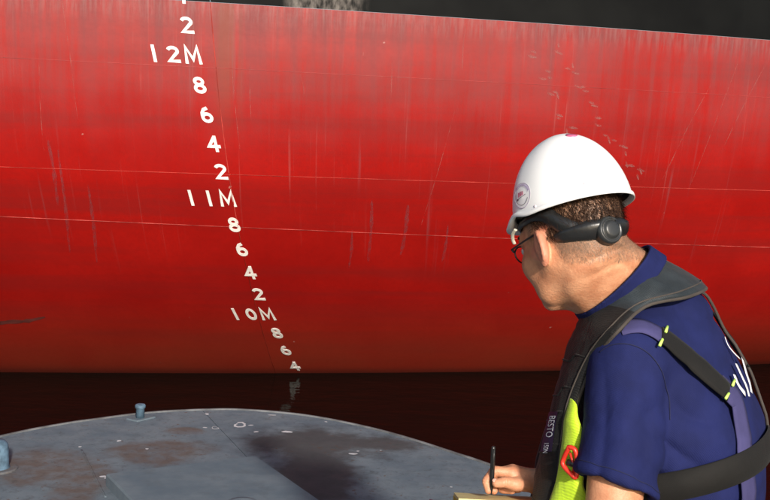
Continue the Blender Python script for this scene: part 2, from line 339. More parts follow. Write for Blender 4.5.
# worn traces and scrapes on the plating (thin real patches)
def scrape(pts, wd, m, name='paint_scuff', off=.0012):
    xz = np.array([hull_hit(*p) for p in pts]); xz = catmull(xz, 14); n = len(xz); T = np.gradient(xz, axis=0); T /= np.linalg.norm(T, axis=1, keepdims=True); Nn = np.stack([-T[:, 1], T[:, 0]], 1)
    ww = wd*np.sin(np.linspace(.12, math.pi-.12, n))**.5*(1+.35*rng.uniform(-1, 1, n)); L = xz+Nn*ww[:, None]; R = xz-Nn*ww[:, None]
    v = np.concatenate([hullP(L[:, 0], L[:, 1], off+0*ww), hullP(R[:, 0], R[:, 1], off+0*ww)]); return fix_normals(add(name, v, [[i, i+1, n+i+1, n+i] for i in range(n-1)], m, ship))
tracks = [[(536, 56), (545, 74), (553, 92), (561, 115), (570, 132)], [(559, 50), (571, 70), (583, 90), (592, 107), (600, 121), (610, 136), (621, 149), (630, 163), (637, 174)]]
for tr in tracks:
    for (px, py) in tr:
        for q in range(3):
            a = px+random.uniform(-5, 5); b = py+random.uniform(-5, 5); an = random.choice((0.2, .3, 1.3)); l = random.uniform(2.0, 4.2)
            scrape([(a-l*math.cos(an), b-l*math.sin(an)), (a, b+random.uniform(-.6, .6)), (a+l*math.cos(an), b+l*math.sin(an))], .0075, SCUFF)
scrape([(-12, 325), (8, 322), (26, 321), (45, 317)], .017, GOUGE)
for a, b, wd in [((48, 140), (58, 205), .012), ((58, 150), (70, 252), .010), ((88, 185), (97, 262), .010), ((352, 230), (349, 268), .010), ((372, 200), (368, 262), .012), ((408, 205), (401, 255), .014), ((448, 225), (442, 262), .010)]:
    scrape([a, ((a[0]+b[0])/2+1, (a[1]+b[1])/2), b], wd, GREYS)
for a, b in [((62, 0), (78, 120)), ((39, 62), (44, 150)), ((392, 55), (391, 95)), ((466, 22), (462, 70)), ((738, 62), (688, 190)), ((716, 75), (662, 180)), ((768, 60), (722, 150)), ((455, 110), (420, 228)), ((300, 75), (304, 95)), ((250, 60), (251, 120)), ((232, 70), (240, 150))]:
    scrape([a, ((a[0]+b[0])/2+random.uniform(-1.5, 1.5), (a[1]+b[1])/2), b], .0024, LINE)

# ------------------------------------------------------------------ the workboat we stand on
DZ = .55
bow = [(-3.05, -4.0), (-3.05, 0.), (-3.0, 2.0), (-2.78, 3.6), (-2.42, 4.8), (-1.98, 5.47), (-1.75, 5.74), (-1.57, 5.89), (-1.33, 6.06), (-1.05, 6.17), (-.80, 6.21), (-.46, 6.15), (-.16, 6.0), (.12, 5.79), (.39, 5.52), (.60, 5.29), (.95, 4.8), (1.25, 4.1), (1.42, 3.2), (1.5, 2.0), (1.52, 0.), (1.52, -4.)]
outline = catmull(bow, 150)
boat = empty('workboat', (-.75, 1.0, 0), 'round bowed grey steel workboat deck with rust patches, floating beside the ship', 'boat')
def clip(poly, p, n):       # keep the side where (q-p).n >= 0
    out = []; N = len(poly)
    for i in range(N):
        a = poly[i]; b = poly[(i+1) % N]; da = (a-p)@n; db = (b-p)@n
        if da >= 0: out.append(a)
        if (da >= 0) != (db >= 0): out.append(a+(b-a)*da/(da-db))
    return out
def cutline(polys, p, q, gap=.0016):
    p = np.array(p); d = nrm(np.array(q)-p); n = np.array([-d[1], d[0]]); r = []
    for po in polys:
        for sg in (1, -1):
            c = clip(po, p+n*sg*gap, n*sg)
            if len(c) > 2: r.append(c)
    return r
cen = np.array([-.75, 1.]); inner = [np.array([*(p+(cen-p)*.002)]) for p in outline]
j1, j2 = np.array([-1.013, 6.11]), np.array([-.655, 5.285])
polys = cutline([inner], j1, j2); left = [p for p in polys if np.mean([q[0] for q in p]) < -1.3]; right = [p for p in polys if p not in left] if False else [p for p in polys if np.mean([q[0] for q in p]) >= -1.3]
polys = left+right
polys2 = []
for po in polys: polys2 += cutline([po], (-3, 3.3), (2, 3.3))
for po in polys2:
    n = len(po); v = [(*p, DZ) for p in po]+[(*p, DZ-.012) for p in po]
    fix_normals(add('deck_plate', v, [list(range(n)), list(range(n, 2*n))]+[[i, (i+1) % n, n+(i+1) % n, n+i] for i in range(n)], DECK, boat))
n = len(inner); add('deck_frame', [(*p, DZ-.0125) for p in inner], [list(range(n))], plain('joint grime', (.05, .05, .05)), boat)
# rim bar round the deck edge and the hull below it
N = len(outline); nor = np.gradient(outline, axis=0); nor = np.stack([-nor[:, 1], nor[:, 0]], 1); nor /= np.linalg.norm(nor, axis=1, keepdims=True)
if (nor[N//2] @ np.array([0, 1.])) < 0: nor = -nor
prof = [(-.006, -.05), (-.006, .003), (-.003, .006), (.010, .006), (.014, .002), (.016, -.05)]
v = []; f = []; K = len(prof)
for i in range(N):
    for (a, b) in prof: v.append((*(outline[i]+nor[i]*a), DZ+b))
for i in range(N-1):
    for k in range(K): f.append([i*K+k, (i+1)*K+k, (i+1)*K+(k+1) % K, i*K+(k+1) % K])
RIM = plain('worn pale rim paint', (.13, .135, .14), .7, .4, 9, spec=.15)
fix_normals(add('rim_bar', v, f, RIM, boat))
v = []; f = []
for i in range(N):
    p = outline[i]
    for (a, z) in ((.02, DZ-.05), (.0, .25), (-.10, -.1), (-.3, -.5)): v.append((*(p+nor[i]*a), z))
for i in range(N-1):
    for k in range(3): f.append([i*4+k, (i+1)*4+k, (i+1)*4+k+1, i*4+k+1])
f.append([0, 1, 2, 3, 4*N-1, 4*N-2, 4*N-3, 4*N-4])
fix_normals(add('hull_side', v, f, plain('dark boat hull paint', (.03, .035, .045), .5, .3, 6), boat, True))
k1, k2 = np.array([-1.50, 5.30]), np.array([-1.20, 4.62]); v, f = tube([(*(k1+(k2-k1)*t+rng.normal(0, .001, 2)), DZ) for t in np.linspace(0, 1, 40)], .006, 6, flat=.5); add('weld_bead', v, f, DECK, boat, True)
# raised hatch plate
def slab(name, c4, z0, z1, bev, m, parent):
    c = np.array(c4); ce = c.mean(0); i_ = c+(ce-c)/np.linalg.norm(ce-c, axis=1, keepdims=True)*bev
    v = [(*p, z0) for p in c]+[(*p, z1-bev*.6) for p in c]+[(*p, z1) for p in i_]
    f = [[0, 1, 5, 4], [1, 2, 6, 5], [2, 3, 7, 6], [3, 0, 4, 7], [4, 5, 9, 8], [5, 6, 10, 9], [6, 7, 11, 10], [7, 4, 8, 11], [8, 9, 10, 11]]
    return fix_normals(add(name, v, f, m, parent))
hd = nrm(np.array([-.24+.601, 4.527-5.141])); ht = slab('hatch_cover', [(-1.24, 4.775), (-.601, 5.141), (-.601+hd[0]*2., 5.141+hd[1]*2.), (-1.24+hd[0]*2.0, 4.775+hd[1]*2.0)], DZ-.004, DZ+.06, .016, HATCH, boat)
v, f = lathe(V(-.565, 4.43, DZ+.06), (0, 0, 1), [(.072, -.002), (.072, .006), (.064, .012), (.04, .014), (.02, .012)], 28); add('lid', v, f, HATCH, ht, True)
# small post near the bow and the mooring bollard
v, f = lathe(V(-1.35, 5.93, DZ), (0, 0, 1), [(.024, -.002), (.024, .062), (.029, .064), (.030, .076), (.026, .084), (.012, .087)], 20); po = add('post', v, f, BLUE, boat, True)
slab('base_plate', [(-1.42, 5.90), (-1.34, 6.0), (-1.27, 5.96), (-1.35, 5.86)], DZ-.002, DZ+.008, .004, DECK, po)
v, f = lathe(V(-1.805, 4.95, DZ), (0, 0, 1), [(.066, -.002), (.060, .010), (.055, .02), (.053, .10), (.050, .122), (.038, .138), (.015, .144)], 28); bl = add('bollard', v, f, BLUE, boat, True)
v, f = lathe(V(-1.805, 4.95, DZ), (0, 0, 1), [(.095, -.002), (.095, .006), (.09, .009)], 28); add('base_plate', v, f, DECK, bl)
v, f = lathe(V(-1.785, 4.899, DZ+.105), (.35, -.93, .1), [(.012, -.01), (.012, .012), (.009, .016)], 14); add('rivet', v, f, BLUE, bl)
# spots of white paint on the deck
SPOT = plain('white paint spot', (.48, .50, .52), .6, .15, 40)
def splat(x, y, rx, ry, rot=0., hole=0., z=DZ):
    n = 22; mb = MB(); o = []; i_ = []
    for k in range(n):
        q = 2*math.pi*k/n; s = 1+.16*math.sin(2*q+x*9)+.08*math.sin(3*q+y*7)+.10*random.uniform(-1, 1); a, b = rx*math.cos(q)*s, ry*math.sin(q)*s; c, d = math.cos(rot), math.sin(rot)
        a *= .72; b *= .72; o.append((x+a*c-b*d, y+a*d+b*c, z+.0012)); s *= hole; a, b = rx*math.cos(q)*s, ry*math.sin(q)*s; a *= .72; b *= .72; i_.append((x+a*c-b*d, y+a*d+b*c, z+.0016))
    if hole: mb.add(o+i_, [[k, (k+1) % n, n+(k+1) % n, n+k] for k in range(n) if not (6 < k < 8)])
    else: mb.add(o, [list(range(n))])
    return mb.build('paint_spot', SPOT, boat)
splat(-.776, 5.884, .050, .070, .2, .62); splat(-.715, 5.885, .022, .012)
for x, y, a, b in [(-1.358, 5.484, .014, .022), (-.502, 5.781, .036, .028), (-.124, 5.419, .036, .014), (-.67, 5.756, .018, .018), (-1.286, 4.90, .02, .02), (-1.183, 5.363, .01, .014), (-.997, 6.085, .018, .02), (-1.525, 5.352, .013, .012), (-1.265, 4.88, .012, .016), (.02, 5.5, .008, .006), (-.62, 6.12, .03, .012), (-.10, 5.47, .012, .008), (.36, 4.95, .009, .008), (-.30, 6.02, .012, .01)]: splat(x, y, a, b)
splat(-.904, 5.803, .03, .035, .4, .78); splat(-.96, 5.80, .02, .01)

# ------------------------------------------------------------------ the man: signed distance fields meshed with surface nets
def rcone(P, a, b, r1, r2):
    a = np.asarray(a, np.float32); b = np.asarray(b, np.float32); ab = b-a; t = np.clip(((P-a)@ab)/(ab@ab), 0, 1)[:, None]
    return np.linalg.norm(P-a-t*ab, axis=1) - (r1+(r2-r1)*t[:, 0])
def ell(P, c, r, Mx=None):
    q = P-np.asarray(c, np.float32)
    if Mx is not None: q = q@np.asarray(Mx, np.float32).T
    r = np.asarray(r, np.float32); k0 = np.linalg.norm(q/r, axis=1); k1 = np.linalg.norm(q/(r*r), axis=1)+1e-9; return k0*(k0-1)/k1
def smin(a, b, k): h = np.clip(.5+.5*(b-a)/k, 0, 1); return b*(1-h)+a*h-k*h*(1-h)
def chain(P, pts, rs, k=None):
    d = None
    for i in range(len(pts)-1):
        q = rcone(P, pts[i], pts[i+1], rs[i], rs[i+1]); d = q if d is None else np.minimum(d, q)
    return d
def snet(fn, lo, hi, h):
    lo = np.array(lo, float); n = np.ceil((np.array(hi)-lo)/h).astype(int)+1
    ax = [lo[i]+h*np.arange(n[i]) for i in range(3)]
    Vv = np.empty(n, np.float32)
    Y, Z = np.meshgrid(ax[1], ax[2], indexing='ij'); step = max(1, 400000//(n[1]*n[2]))
    for i in range(0, n[0], step):
        xs = ax[0][i:i+step]; P = np.empty((len(xs), n[1], n[2], 3), np.float32); P[..., 0] = xs[:, None, None]; P[..., 1] = Y; P[..., 2] = Z
        Vv[i:i+step] = fn(P.reshape(-1, 3)).reshape(len(xs), n[1], n[2])
    s = Vv < 0; cn = n-1; sumP = np.zeros((*cn, 3), np.float32); cnt = np.zeros(cn, np.float32)
    def sl(o): return tuple(slice(o[i], o[i]+cn[i]) for i in range(3))
    for a in range(3):
        b, c = [q for q in range(3) if q != a]
        for ob in (0, 1):
            for oc in (0, 1):
                o0 = [0, 0, 0]; o0[b] = ob; o0[c] = oc; o1 = list(o0); o1[a] = 1
                A, B = Vv[sl(o0)], Vv[sl(o1)]; m = (A < 0) != (B < 0); t = np.where(m, A/np.where(m, A-B, 1), 0)
                cnt += m; sumP[..., a] += t
                if ob: sumP[..., b] += m
                if oc: sumP[..., c] += m
    act = cnt > 0; idx = -np.ones(cn, np.int64); idx[act] = np.arange(act.sum()); ijk = np.argwhere(act)
    verts = lo+h*(ijk+sumP[act]/cnt[act][:, None]); F = []
    for a in range(3):
        b, c = (a+1) % 3, (a+2) % 3; i0 = [slice(None)]*3; i1 = [slice(None)]*3; i0[a] = slice(0, -1); i1[a] = slice(1, None)
        for q in (b, c): i0[q] = slice(1, -1); i1[q] = slice(1, -1)
        A, B = s[tuple(i0)], s[tuple(i1)]; e = np.argwhere(A != B); fl = A[A != B]; e[:, b] += 1; e[:, c] += 1
        def g(db, dc): k = e.copy(); k[:, b] -= db; k[:, c] -= dc; return idx[k[:, 0], k[:, 1], k[:, 2]]
        q = np.stack([g(1, 1), g(0, 1), g(0, 0), g(1, 0)], 1); q[~fl] = q[~fl][:, ::-1]; F.append(q)
    return verts, np.concatenate(F)
def vnormals(v, f):
    n = np.zeros_like(v); fn = np.cross(v[f[:, 2]]-v[f[:, 0]], v[f[:, 3]]-v[f[:, 1]])
    for k in range(4): np.add.at(n, f[:, k], fn)
    return n/(np.linalg.norm(n, axis=1, keepdims=True)+1e-12)

AT = math.radians(28); FT = V(-math.cos(AT), math.sin(AT), 0); LT = V(-math.sin(AT), -math.cos(AT), 0)
B0 = V(.58, 2.06, 0)
AH = math.radians(55); BH = math.radians(22); F0 = V(-math.cos(AH), math.sin(AH), 0); LH = V(-math.sin(AH), -math.cos(AH), 0)
FH = math.cos(BH)*F0-math.sin(BH)*V(0, 0, 1); UH = math.cos(BH)*V(0, 0, 1)+math.sin(BH)*F0
HC = at(573, 246, 2.0)
def hp(f, l, u): return HC+f*FH+l*LH+u*UH
HM = np.stack([FH, LH, UH])
NB = V(.490, 2.075, 1.865)
sh_c = B0+.045*FT+V(0, 0, 1.815); LS = sh_c+.180*LT; RS = sh_c-.180*LT
LE = V(.412, 1.812, 1.500); RE = V(.548, 2.238, 1.515)
HO = V(.266, 2.061, 1.532); RW = HO+V(.062, .018, -.006); LWR = V(.300, 1.960, 1.425)
tz = np.array([1.25, 1.38, 1.48, 1.58, 1.68, 1.76, 1.82, 1.87, 1.92]); ts = np.array([0, .005, .0, -.002, .008, .028, .045, .062, .08])
ta = np.array([.19, .195, .205, .21, .212, .208, .195, .155, .10]); tb = np.array([.15, .158, .168, .172, .166, .152, .13, .10, .08])
def torso(P, inf=0.):
    z = P[:, 2]; s = np.interp(z, tz, ts); a = np.interp(z, tz, ta)+inf; b = np.interp(z, tz, tb)+inf; q = P-B0.astype(np.float32)
    l = q@LT.astype(np.float32); f = q@FT.astype(np.float32)-s; k = np.sqrt((np.abs(l)/a)**2.4+(np.abs(f)/b)**2.4+1e-9)**(2/2.4)
    return np.maximum((k-1)*np.minimum(a, b)*.9, np.maximum(z-1.93-inf, 1.22-z))
def neck_d(P): return smin(rcone(P, hp(-.022, 0, -.025), NB, .063, .070), rcone(P, hp(-.05, 0, -.01), NB+V(.05, .01, .05), .045, .05), .03)
def head_d(P):
    d = ell(P, hp(-.012, 0, .046), (.101, .079, .094), HM)
    d = smin(d, ell(P, hp(.035, 0, -.006), (.062, .063, .078), HM), .03)
    d = smin(d, ell(P, hp(.032, 0, -.055), (.044, .042, .034), HM), .025)
    d = smin(d, rcone(P, hp(.074, -.012, -.088), hp(.074, .012, -.088), .017, .017), .025)
    for s in (1, -1):
        d = smin(d, rcone(P, hp(.004, s*.058, -.032), hp(.050, s*.034, -.076), .013, .014), .03)
        d = smin(d, rcone(P, hp(.066, s*.042, -.016), hp(.02, s*.066, -.008), .020, .010), .025)
        d = smin(d, rcone(P, hp(.060, s*.040, -.030), hp(.046, s*.036, -.066), .017, .013), .03)
        d = smin(d, -(-d), .001); d = -smin(-d, np.linalg.norm(P-hp(.108, s*.032, .016).astype(np.float32), axis=1)-.017, .012)
    d = smin(d, rcone(P, hp(.084, -.035, .036), hp(.084, .035, .036), .013, .013), .02)
    d = smin(d, rcone(P, hp(.096, 0, .022), hp(.118, 0, -.022), .008, .0125), .012)
    d = smin(d, rcone(P, hp(.085, -.014, -.056), hp(.085, .014, -.056), .008, .008), .012)
    d = -smin(-d, rcone(P, hp(.0965, -.016, -.056), hp(.0965, .016, -.056), .003, .003), .006)
    d = smin(d, neck_d(P), .028)
    d = smin(d, rcone(P, hp(.004, 0, -.050), NB+V(-.028, .014, .0), .044, .055), .03)
    for s in (1, -1):                 # ears: a leaning shell, hollowed from the front
        n_ = nrm(s*LH*.86+.46*FH); t_ = nrm(-FH*.86+s*LH*.50+UH*.12); u_ = np.cross(n_, t_); Mx = np.stack([t_, u_, n_])
        c = hp(-.004, s*.083, -.002); e = ell(P, c, (.019, .033, .0105), Mx); e = -smin(-e, ell(P, c+n_*.011, (.011, .022, .010), Mx), .004)
        e = smin(e, ell(P, c-u_*np.sign(u_[2])*.024+FH*.004, (.009, .013, .006), Mx), .006)
        rim_ = [c+t_*.0165*math.cos(w_)+u_*np.sign(u_[2])*.030*math.sin(w_)+n_*.004 for w_ in np.linspace(-1.0, 2.9, 12)]
        e = smin(e, chain(P, rim_, [.0034]*12), .0035); e = smin(e, ell(P, hp(.0, s*.078, -.002), (.012, .010, .020), HM), .008)
        d = smin(d, e, .005)
    q_ = P-HC.astype(np.float32); a_ = q_@UH.astype(np.float32); b_ = q_@FH.astype(np.float32); l_ = q_@LH.astype(np.float32); bk = np.clip((-.03-b_)/.03, 0, 1)
    for s0, am in ((-.062, .0030), (-.083, .0024)): d = d+bk*am*np.exp(-((a_+.30*b_-s0+.10*l_*l_/.07+.003*np.sin(60*l_))/.0042)**2)
    mus = np.exp(-((a_+1.15*(b_+.045)+.05)/.022)**2)*np.clip((-.03-a_)/.03, 0, 1)          # cord of the neck below the ear
    return d-.0028*mus+.0012*np.sin(70*a_+40*b_)*np.sin(55*l_+22*a_)*.5
def arm_d(P):
    d = smin(rcone(P, LS, LE, .062, .046), rcone(P, LE, LWR, .047, .028), .02)
    return np.minimum(d, smin(rcone(P, RS, RE, .062, .044), rcone(P, RE, RW, .044, .026), .02))
hoff = lambda a: [HO+V(*p) for p in a]
def rhand(P):
    K = hoff([(.004, .010, .012), (.007, .025, .012), (.011, .040, .005), (.017, .053, -.006)])
    d = rcone(P, RW+V(.03, .012, -.002), RW, .027, .025)
    for i, k in enumerate(K): d = smin(d, rcone(P, RW+V(-.004, .002*i, .002-.003*i), k, .019, .0125), .010)
    d = smin(d, rcone(P, RW+V(-.008, -.006, -.004), HO+V(.008, -.013, -.004), .017, .0125), .010)
    fing = [([K[0]]+hoff([(-.031, .009, .014), (-.046, .004, -.005), (-.042, -.002, -.022)]), (.0115, .0100, .0086, .0072)),
            ([K[1]]+hoff([(-.027, .026, .006), (-.036, .016, -.015), (-.030, .006, -.025)]), (.0115, .0100, .0086, .0074)),
            ([K[2]]+hoff([(-.016, .039, -.010), (-.012, .024, -.026), (.006, .012, -.025)]), (.011, .0098, .0086, .0075)),
            ([K[3]]+hoff([(-.004, .047, -.022), (.006, .030, -.028), (.020, .018, -.024)]), (.010, .0088, .0078, .007)),
            (hoff([(.010, -.013, -.004), (-.012, -.0195, .002), (-.029, -.0195, -.001)]), (.0125, .0102, .0085))]
    for p, r in fing: d = smin(d, chain(P, p, r), .004)
    for k_, (p, r) in enumerate(fing):
        for m_ in ((1, 2) if k_ < 4 else (1,)):
            ax_ = nrm(nrm(p[m_]-p[m_-1])+nrm(p[min(m_+1, len(p)-1)]-p[m_])).astype(np.float32); q_ = P-p[m_].astype(np.float32); near = np.exp(-((q_*q_).sum(1)/.014**2)**2)
            for o_ in (-.0028, .0028): d = d+.0011*near*np.exp(-((q_@ax_-o_)/.0015)**2)
            d = d-.0012*near
    return d
LN = LWR; 
def lhand(P):
    dr = nrm(V(-.35, .90, .02)); sd = nrm(np.cross(dr, V(0, 0, 1))); d = rcone(P, LN-dr*.03, LN, .029, .026)
    ks = [LN+dr*.085+sd*q+V(0, 0, .005) for q in (-.030, -.010, .010, .029)]
    for i, k in enumerate(ks): d = smin(d, rcone(P, LN+dr*.01+sd*(i-1.5)*.008, k, .018, .012), .010)
    for i, k in enumerate(ks):
        L = (.9, 1.05, 1., .8)[i]; a = k+dr*.040*L; b = a+dr*.022*L+V(0, 0, .010); d = smin(d, chain(P, [k, a, b, b+dr*.012+V(0, 0, .014)], (.0105, .0095, .0085, .0072)), .004)
    t0 = LN+dr*.02-sd*.022; return smin(d, chain(P, [t0, t0-sd*.028+dr*.03+V(0, 0, .012), t0-sd*.030+dr*.055+V(0, 0, .026)], (.015, .0115, .009)), .008)

person = empty('person', (.58, 2.06, DZ), 'man in white hard hat, navy shirt and black life jacket, writing on a pad', 'person')
v1, f1 = snet(head_d, hp(0, 0, 0)-V(.17, .17, .175), hp(0, 0, 0)+V(.24, .20, .165), .0031)
v2, f2 = snet(lambda P: np.minimum(arm_d(P), torso(P, -.02)), (.14, 1.70, 1.20), (.86, 2.46, 1.95), .008)
v3, f3 = snet(rhand, HO-V(.075, .055, .06), HO+V(.12, .10, .05), .0014)
v4, f4 = snet(lhand, LN-V(.17, .08, .07), LN+V(.08, .19, .08), .0028)
vv = np.concatenate([v1, v2, v3, v4]); ff = np.concatenate([f1, f2+len(v1), f3+len(v1)+len(v2), f4+len(v1)+len(v2)+len(v3)])
body = add('body', vv, ff, SKIN, person, True)
q = (vv-HC)@HM.T; hf, hl, hu = q[:, 0], q[:, 1], q[:, 2]
def hairline(f, l): return np.interp(f, [-.12, -.07, -.035, -.012, .012, .03, .06, .09], [-.052, -.050, -.040, .022, .040, .010, .070, .085])
nz = np.array([noise.noise(Vector(p)*45) for p in vv])*.007
sc = np.clip((hu-hairline(hf, hl)+nz+.004)/.03, 0, 1); sc[len(v1):] = 0
earm = (np.abs(hl) > .078) & (np.abs(hf) < .04) & (np.abs(hu) < .04); sc[earm] *= .0
red = np.zeros(len(vv)); red[earm] = 1; red[len(v1)+len(v2):] = .25
for nm, arr in (('scalp', sc*.85), ('red', red)):
    a = body.data.attributes.new(nm, 'FLOAT', 'POINT'); a.data.foreach_set('value', arr.astype(np.float32))
for s in (1, -1):
    e = hp(.0905, s*.032, .017); v, f = lathe(e, FH, [(.001, -.0115), (.008, -.008), (.0115, 0), (.008, .008), (.001, .0115)], 16); ey = add('eye', v, f, EYEM, body, True)
    v, f = lathe(e+FH*.0095, FH, [(.0052, 0), (.0048, .0012), (.001, .0022)], 14); add('iris', v, f, IRIS, body, True)
    v, f = tube(catmull([hp(.098, s*.012, .040), hp(.100, s*.030, .046), hp(.086, s*.052, .040)], 8), [.002, .0035, .0042, .0045, .0042, .0038, .003, .0015], 6); add('eyebrow', v, f, HAIR, body, True)
# nails on the writing hand
for c, dr in ((HO+V(-.0335, -.0215, .0055), V(-.9, -.05, .1)),):
    v, f = lathe(c, nrm(V(-.15, -.62, .78)), [(.0045, -.0016), (.0045, .0004), (.003, .0011)], 14); add('fingernail', v, f, plain('nail', (.62, .36, .27), .25, .05), body, True)

# hair: short strands on the scalp
vn1 = vnormals(v1, f1); q1 = (v1-HC)@HM.T; m1 = q1[:, 2]-hairline(q1[:, 0], q1[:, 1])+nz[:len(v1)]
ok = np.where((m1 > 0) & ~earm[:len(v1)])[0]
def strands(ids, cnt, ln, wd, curl, mat, name):
    mb_v = []; mb_f = []
    for i in rng.choice(ids, cnt):
        p = v1[i]+rng.normal(0, .0012, 3); n_ = vn1[i]; down = -UH*.8-FH*.35; tng = down-n_*(down@n_); side = nrm(np.cross(n_, tng)); L = ln*rng.uniform(.6, 1.3); dirv = nrm(n_*.75+nrm(tng)*.7+rng.normal(0, curl, 3)); b = len(mb_v); pp = p-n_*.001
        for k in range(4):
            ww = wd*(1-.28*k); mb_v.append(pp+side*ww); mb_v.append(pp-side*ww); pp = pp+dirv*L/3; dirv = nrm(dirv+nrm(tng)*.45-n_*.28+rng.normal(0, curl, 3))
        for k in range(3): mb_f.append([b+2*k, b+2*k+1, b+2*k+3, b+2*k+2])
    o = add(name, mb_v, mb_f, mat, body); o['kind'] = 'stuff'; return o
up_ = ok[(q1[ok, 2] > .012) & (q1[ok, 0] < .02)]; lo_ = ok[(q1[ok, 2] <= .02)]; sd_ = ok[(q1[ok, 0] > -.02) & (q1[ok, 2] > .02)]
strands(up_, 7000, .019, .0007, .30, HAIR, 'hair'); strands(lo_, 7000, .0050, .00020, .22, GREYH, 'nape_hair'); strands(sd_, 4000, .0050, .00022, .22, GREYH, 'temple_hair')

# ---- shirt
def sleeve(P, S_, E_, k=0.):
    d = rcone(P, S_, S_+(E_-S_)*1.0, .074, .077); return d
hem_n = nrm(nrm(LE-LS)+V(-.20, 0, 0)); hem_p = LS+(LE-LS)*.70; hem_nr = nrm(RE-RS); hem_pr = RS+(RE-RS)*.62
AP = at(676, 425, 2.0)          # armpit, where the cloth gathers
def folds(P):
    x, y, z = P[:, 0], P[:, 1], P[:, 2]; q = P-AP.astype(np.float32)
    wv = lambda t: (1-np.abs(np.sin(t)))**2
    d = .0024*np.sin(34*z+9*x+3*np.sin(11*x+6*z)+2*np.sin(17*y))+.0014*np.sin(61*x-22*z+15*y+2*np.sin(23*z))
    tr = np.clip((q@(-FT).astype(np.float32)+.05)/.08, 0, 1)
    u = z+.55*x+.02*np.sin(25*x)+.015*np.sin(31*z+9*y)
    d += .0065*tr*wv(33*u+1.4*np.sin(9*x+13*z))*(.5+.5*np.sin(7*z-11*x+2))
    arm = np.exp(-((x-.42)**2+(y-1.86)**2)/.11**2)*np.clip((1.83-z)/.10, 0, 1)
    d += arm*(.0120*wv(43*x-17*y+2.2*np.sin(6*z+1)+.4)*(.75+.25*np.sin(13*z+1))+.0080*wv(24*z+20*x+1.8*np.sin(21*x))*(.6+.4*np.sin(37*x+5*z)))
    return d+.0014
def shirt_d(P):
    d = torso(P, .006); d = smin(d, rcone(P, sh_c+V(0, 0, .03), NB+V(.02, 0, -.01), .10, .075), .05)
    for S_ in (LS, RS): d = smin(d, rcone(P, sh_c+V(0, 0, .015), S_, .085, .070), .05)
    for S_, E_, hn, hpnt in ((LS, LE, hem_n, hem_p), (RS, RE, hem_nr, hem_pr)):
        a = sleeve(P, S_, E_); side = (P-hpnt.astype(np.float32))@hn.astype(np.float32)
        a = a-.006*np.exp(-((side+.012)/.012)**2)
        a = np.maximum(a, side); a = np.maximum(a, -np.maximum(rcone(P, S_+(E_-S_)*.4, E_, .056, .058), -.04-side))
        d = smin(d, a, .006)
    return d+folds(P)
def relax(v, f, it=3, k=.5):
    e = np.concatenate([f[:, [0, 1]], f[:, [1, 2]], f[:, [2, 3]], f[:, [3, 0]]])
    for _ in range(it):
        a = np.zeros_like(v); c = np.zeros(len(v))
        for p, q_ in ((0, 1), (1, 0)): np.add.at(a, e[:, p], v[e[:, q_]]); np.add.at(c, e[:, p], 1)
        v = v*(1-k)+k*a/c[:, None]
    return v
v, f = snet(shirt_d, (.30, 1.70, 1.25), (.88, 2.46, 2.0), .0045); v = relax(v, f)
shirt = add('shirt', v, f, SHIRT, person, True)
# ---- things laid on the shirt
def sd1(fn, p): return float(fn(np.array([p], np.float32))[0])
def smooth_d(P): return shirt_d(P)-folds(P)
def grad(fn, p, e=.002): return nrm([sd1(fn, p+V(*(e*np.eye(3)[i])))-sd1(fn, p-V(*(e*np.eye(3)[i]))) for i in range(3)])
def hit(px, py):
    d = line_of(px, py); t = 1.6
    for _ in range(90):
        q = sd1(shirt_d, EYE+d*t); t += q*.7
        if abs(q) < 3e-4 or t > 2.7: break
    return EYE+d*t
def settle(p, off):
    for _ in range(4): g = grad(smooth_d, p); p = p+g*(off-sd1(smooth_d, p))*.9
    return p, g
def ribbon(pxs, width, mat, name, parent, n=26, off=.003, th=.0022, pts=None, m=5):
    c = np.array([hit(*p) for p in pxs]) if pts is None else np.asarray(pts); c = catmull(c, n); V_ = []; F_ = []
    for i in range(n):
        t = nrm(c[min(i+1, n-1)]-c[max(i-1, 0)]); p, g = settle(c[i], off); s = nrm(np.cross(t, g))
        for k in range(m):
            pp, gg = settle(p+s*width*(k/(m-1)-.5), off); V_.append(pp+gg*th/2)
            V_.append(pp-gg*th)
    for i in range(n-1):
        for k in range(m-1):
            a = (i*m+k)*2; b = a+2; c_ = a+2*m; d = c_+2; F_ += [[a, b, d, c_], [a+1, c_+1, d+1, b+1]]
        for k in (0, m-1):
            a = (i*m+k)*2; c_ = a+2*m; F_.append([a, c_, c_+1, a+1])
    for i in (0, n-1):
        for k in range(m-1): a = (i*m+k)*2; F_.append([a, a+1, a+3, a+2])
    return fix_normals(add(name, V_, F_, mat, parent, True))

SEAMN = plain('navy seam thread', (.006, .008, .040), .8)
def seam_on(pts, n, r, name='seam', closed=False):
    c = catmull(pts, n); c = [p+(lambda g: g*(.0008-sd1(shirt_d, p)))(grad(shirt_d, p)) for p in c]; v, f = tube(c, r, 6); return add(name, v, f, SEAMN, shirt, True)
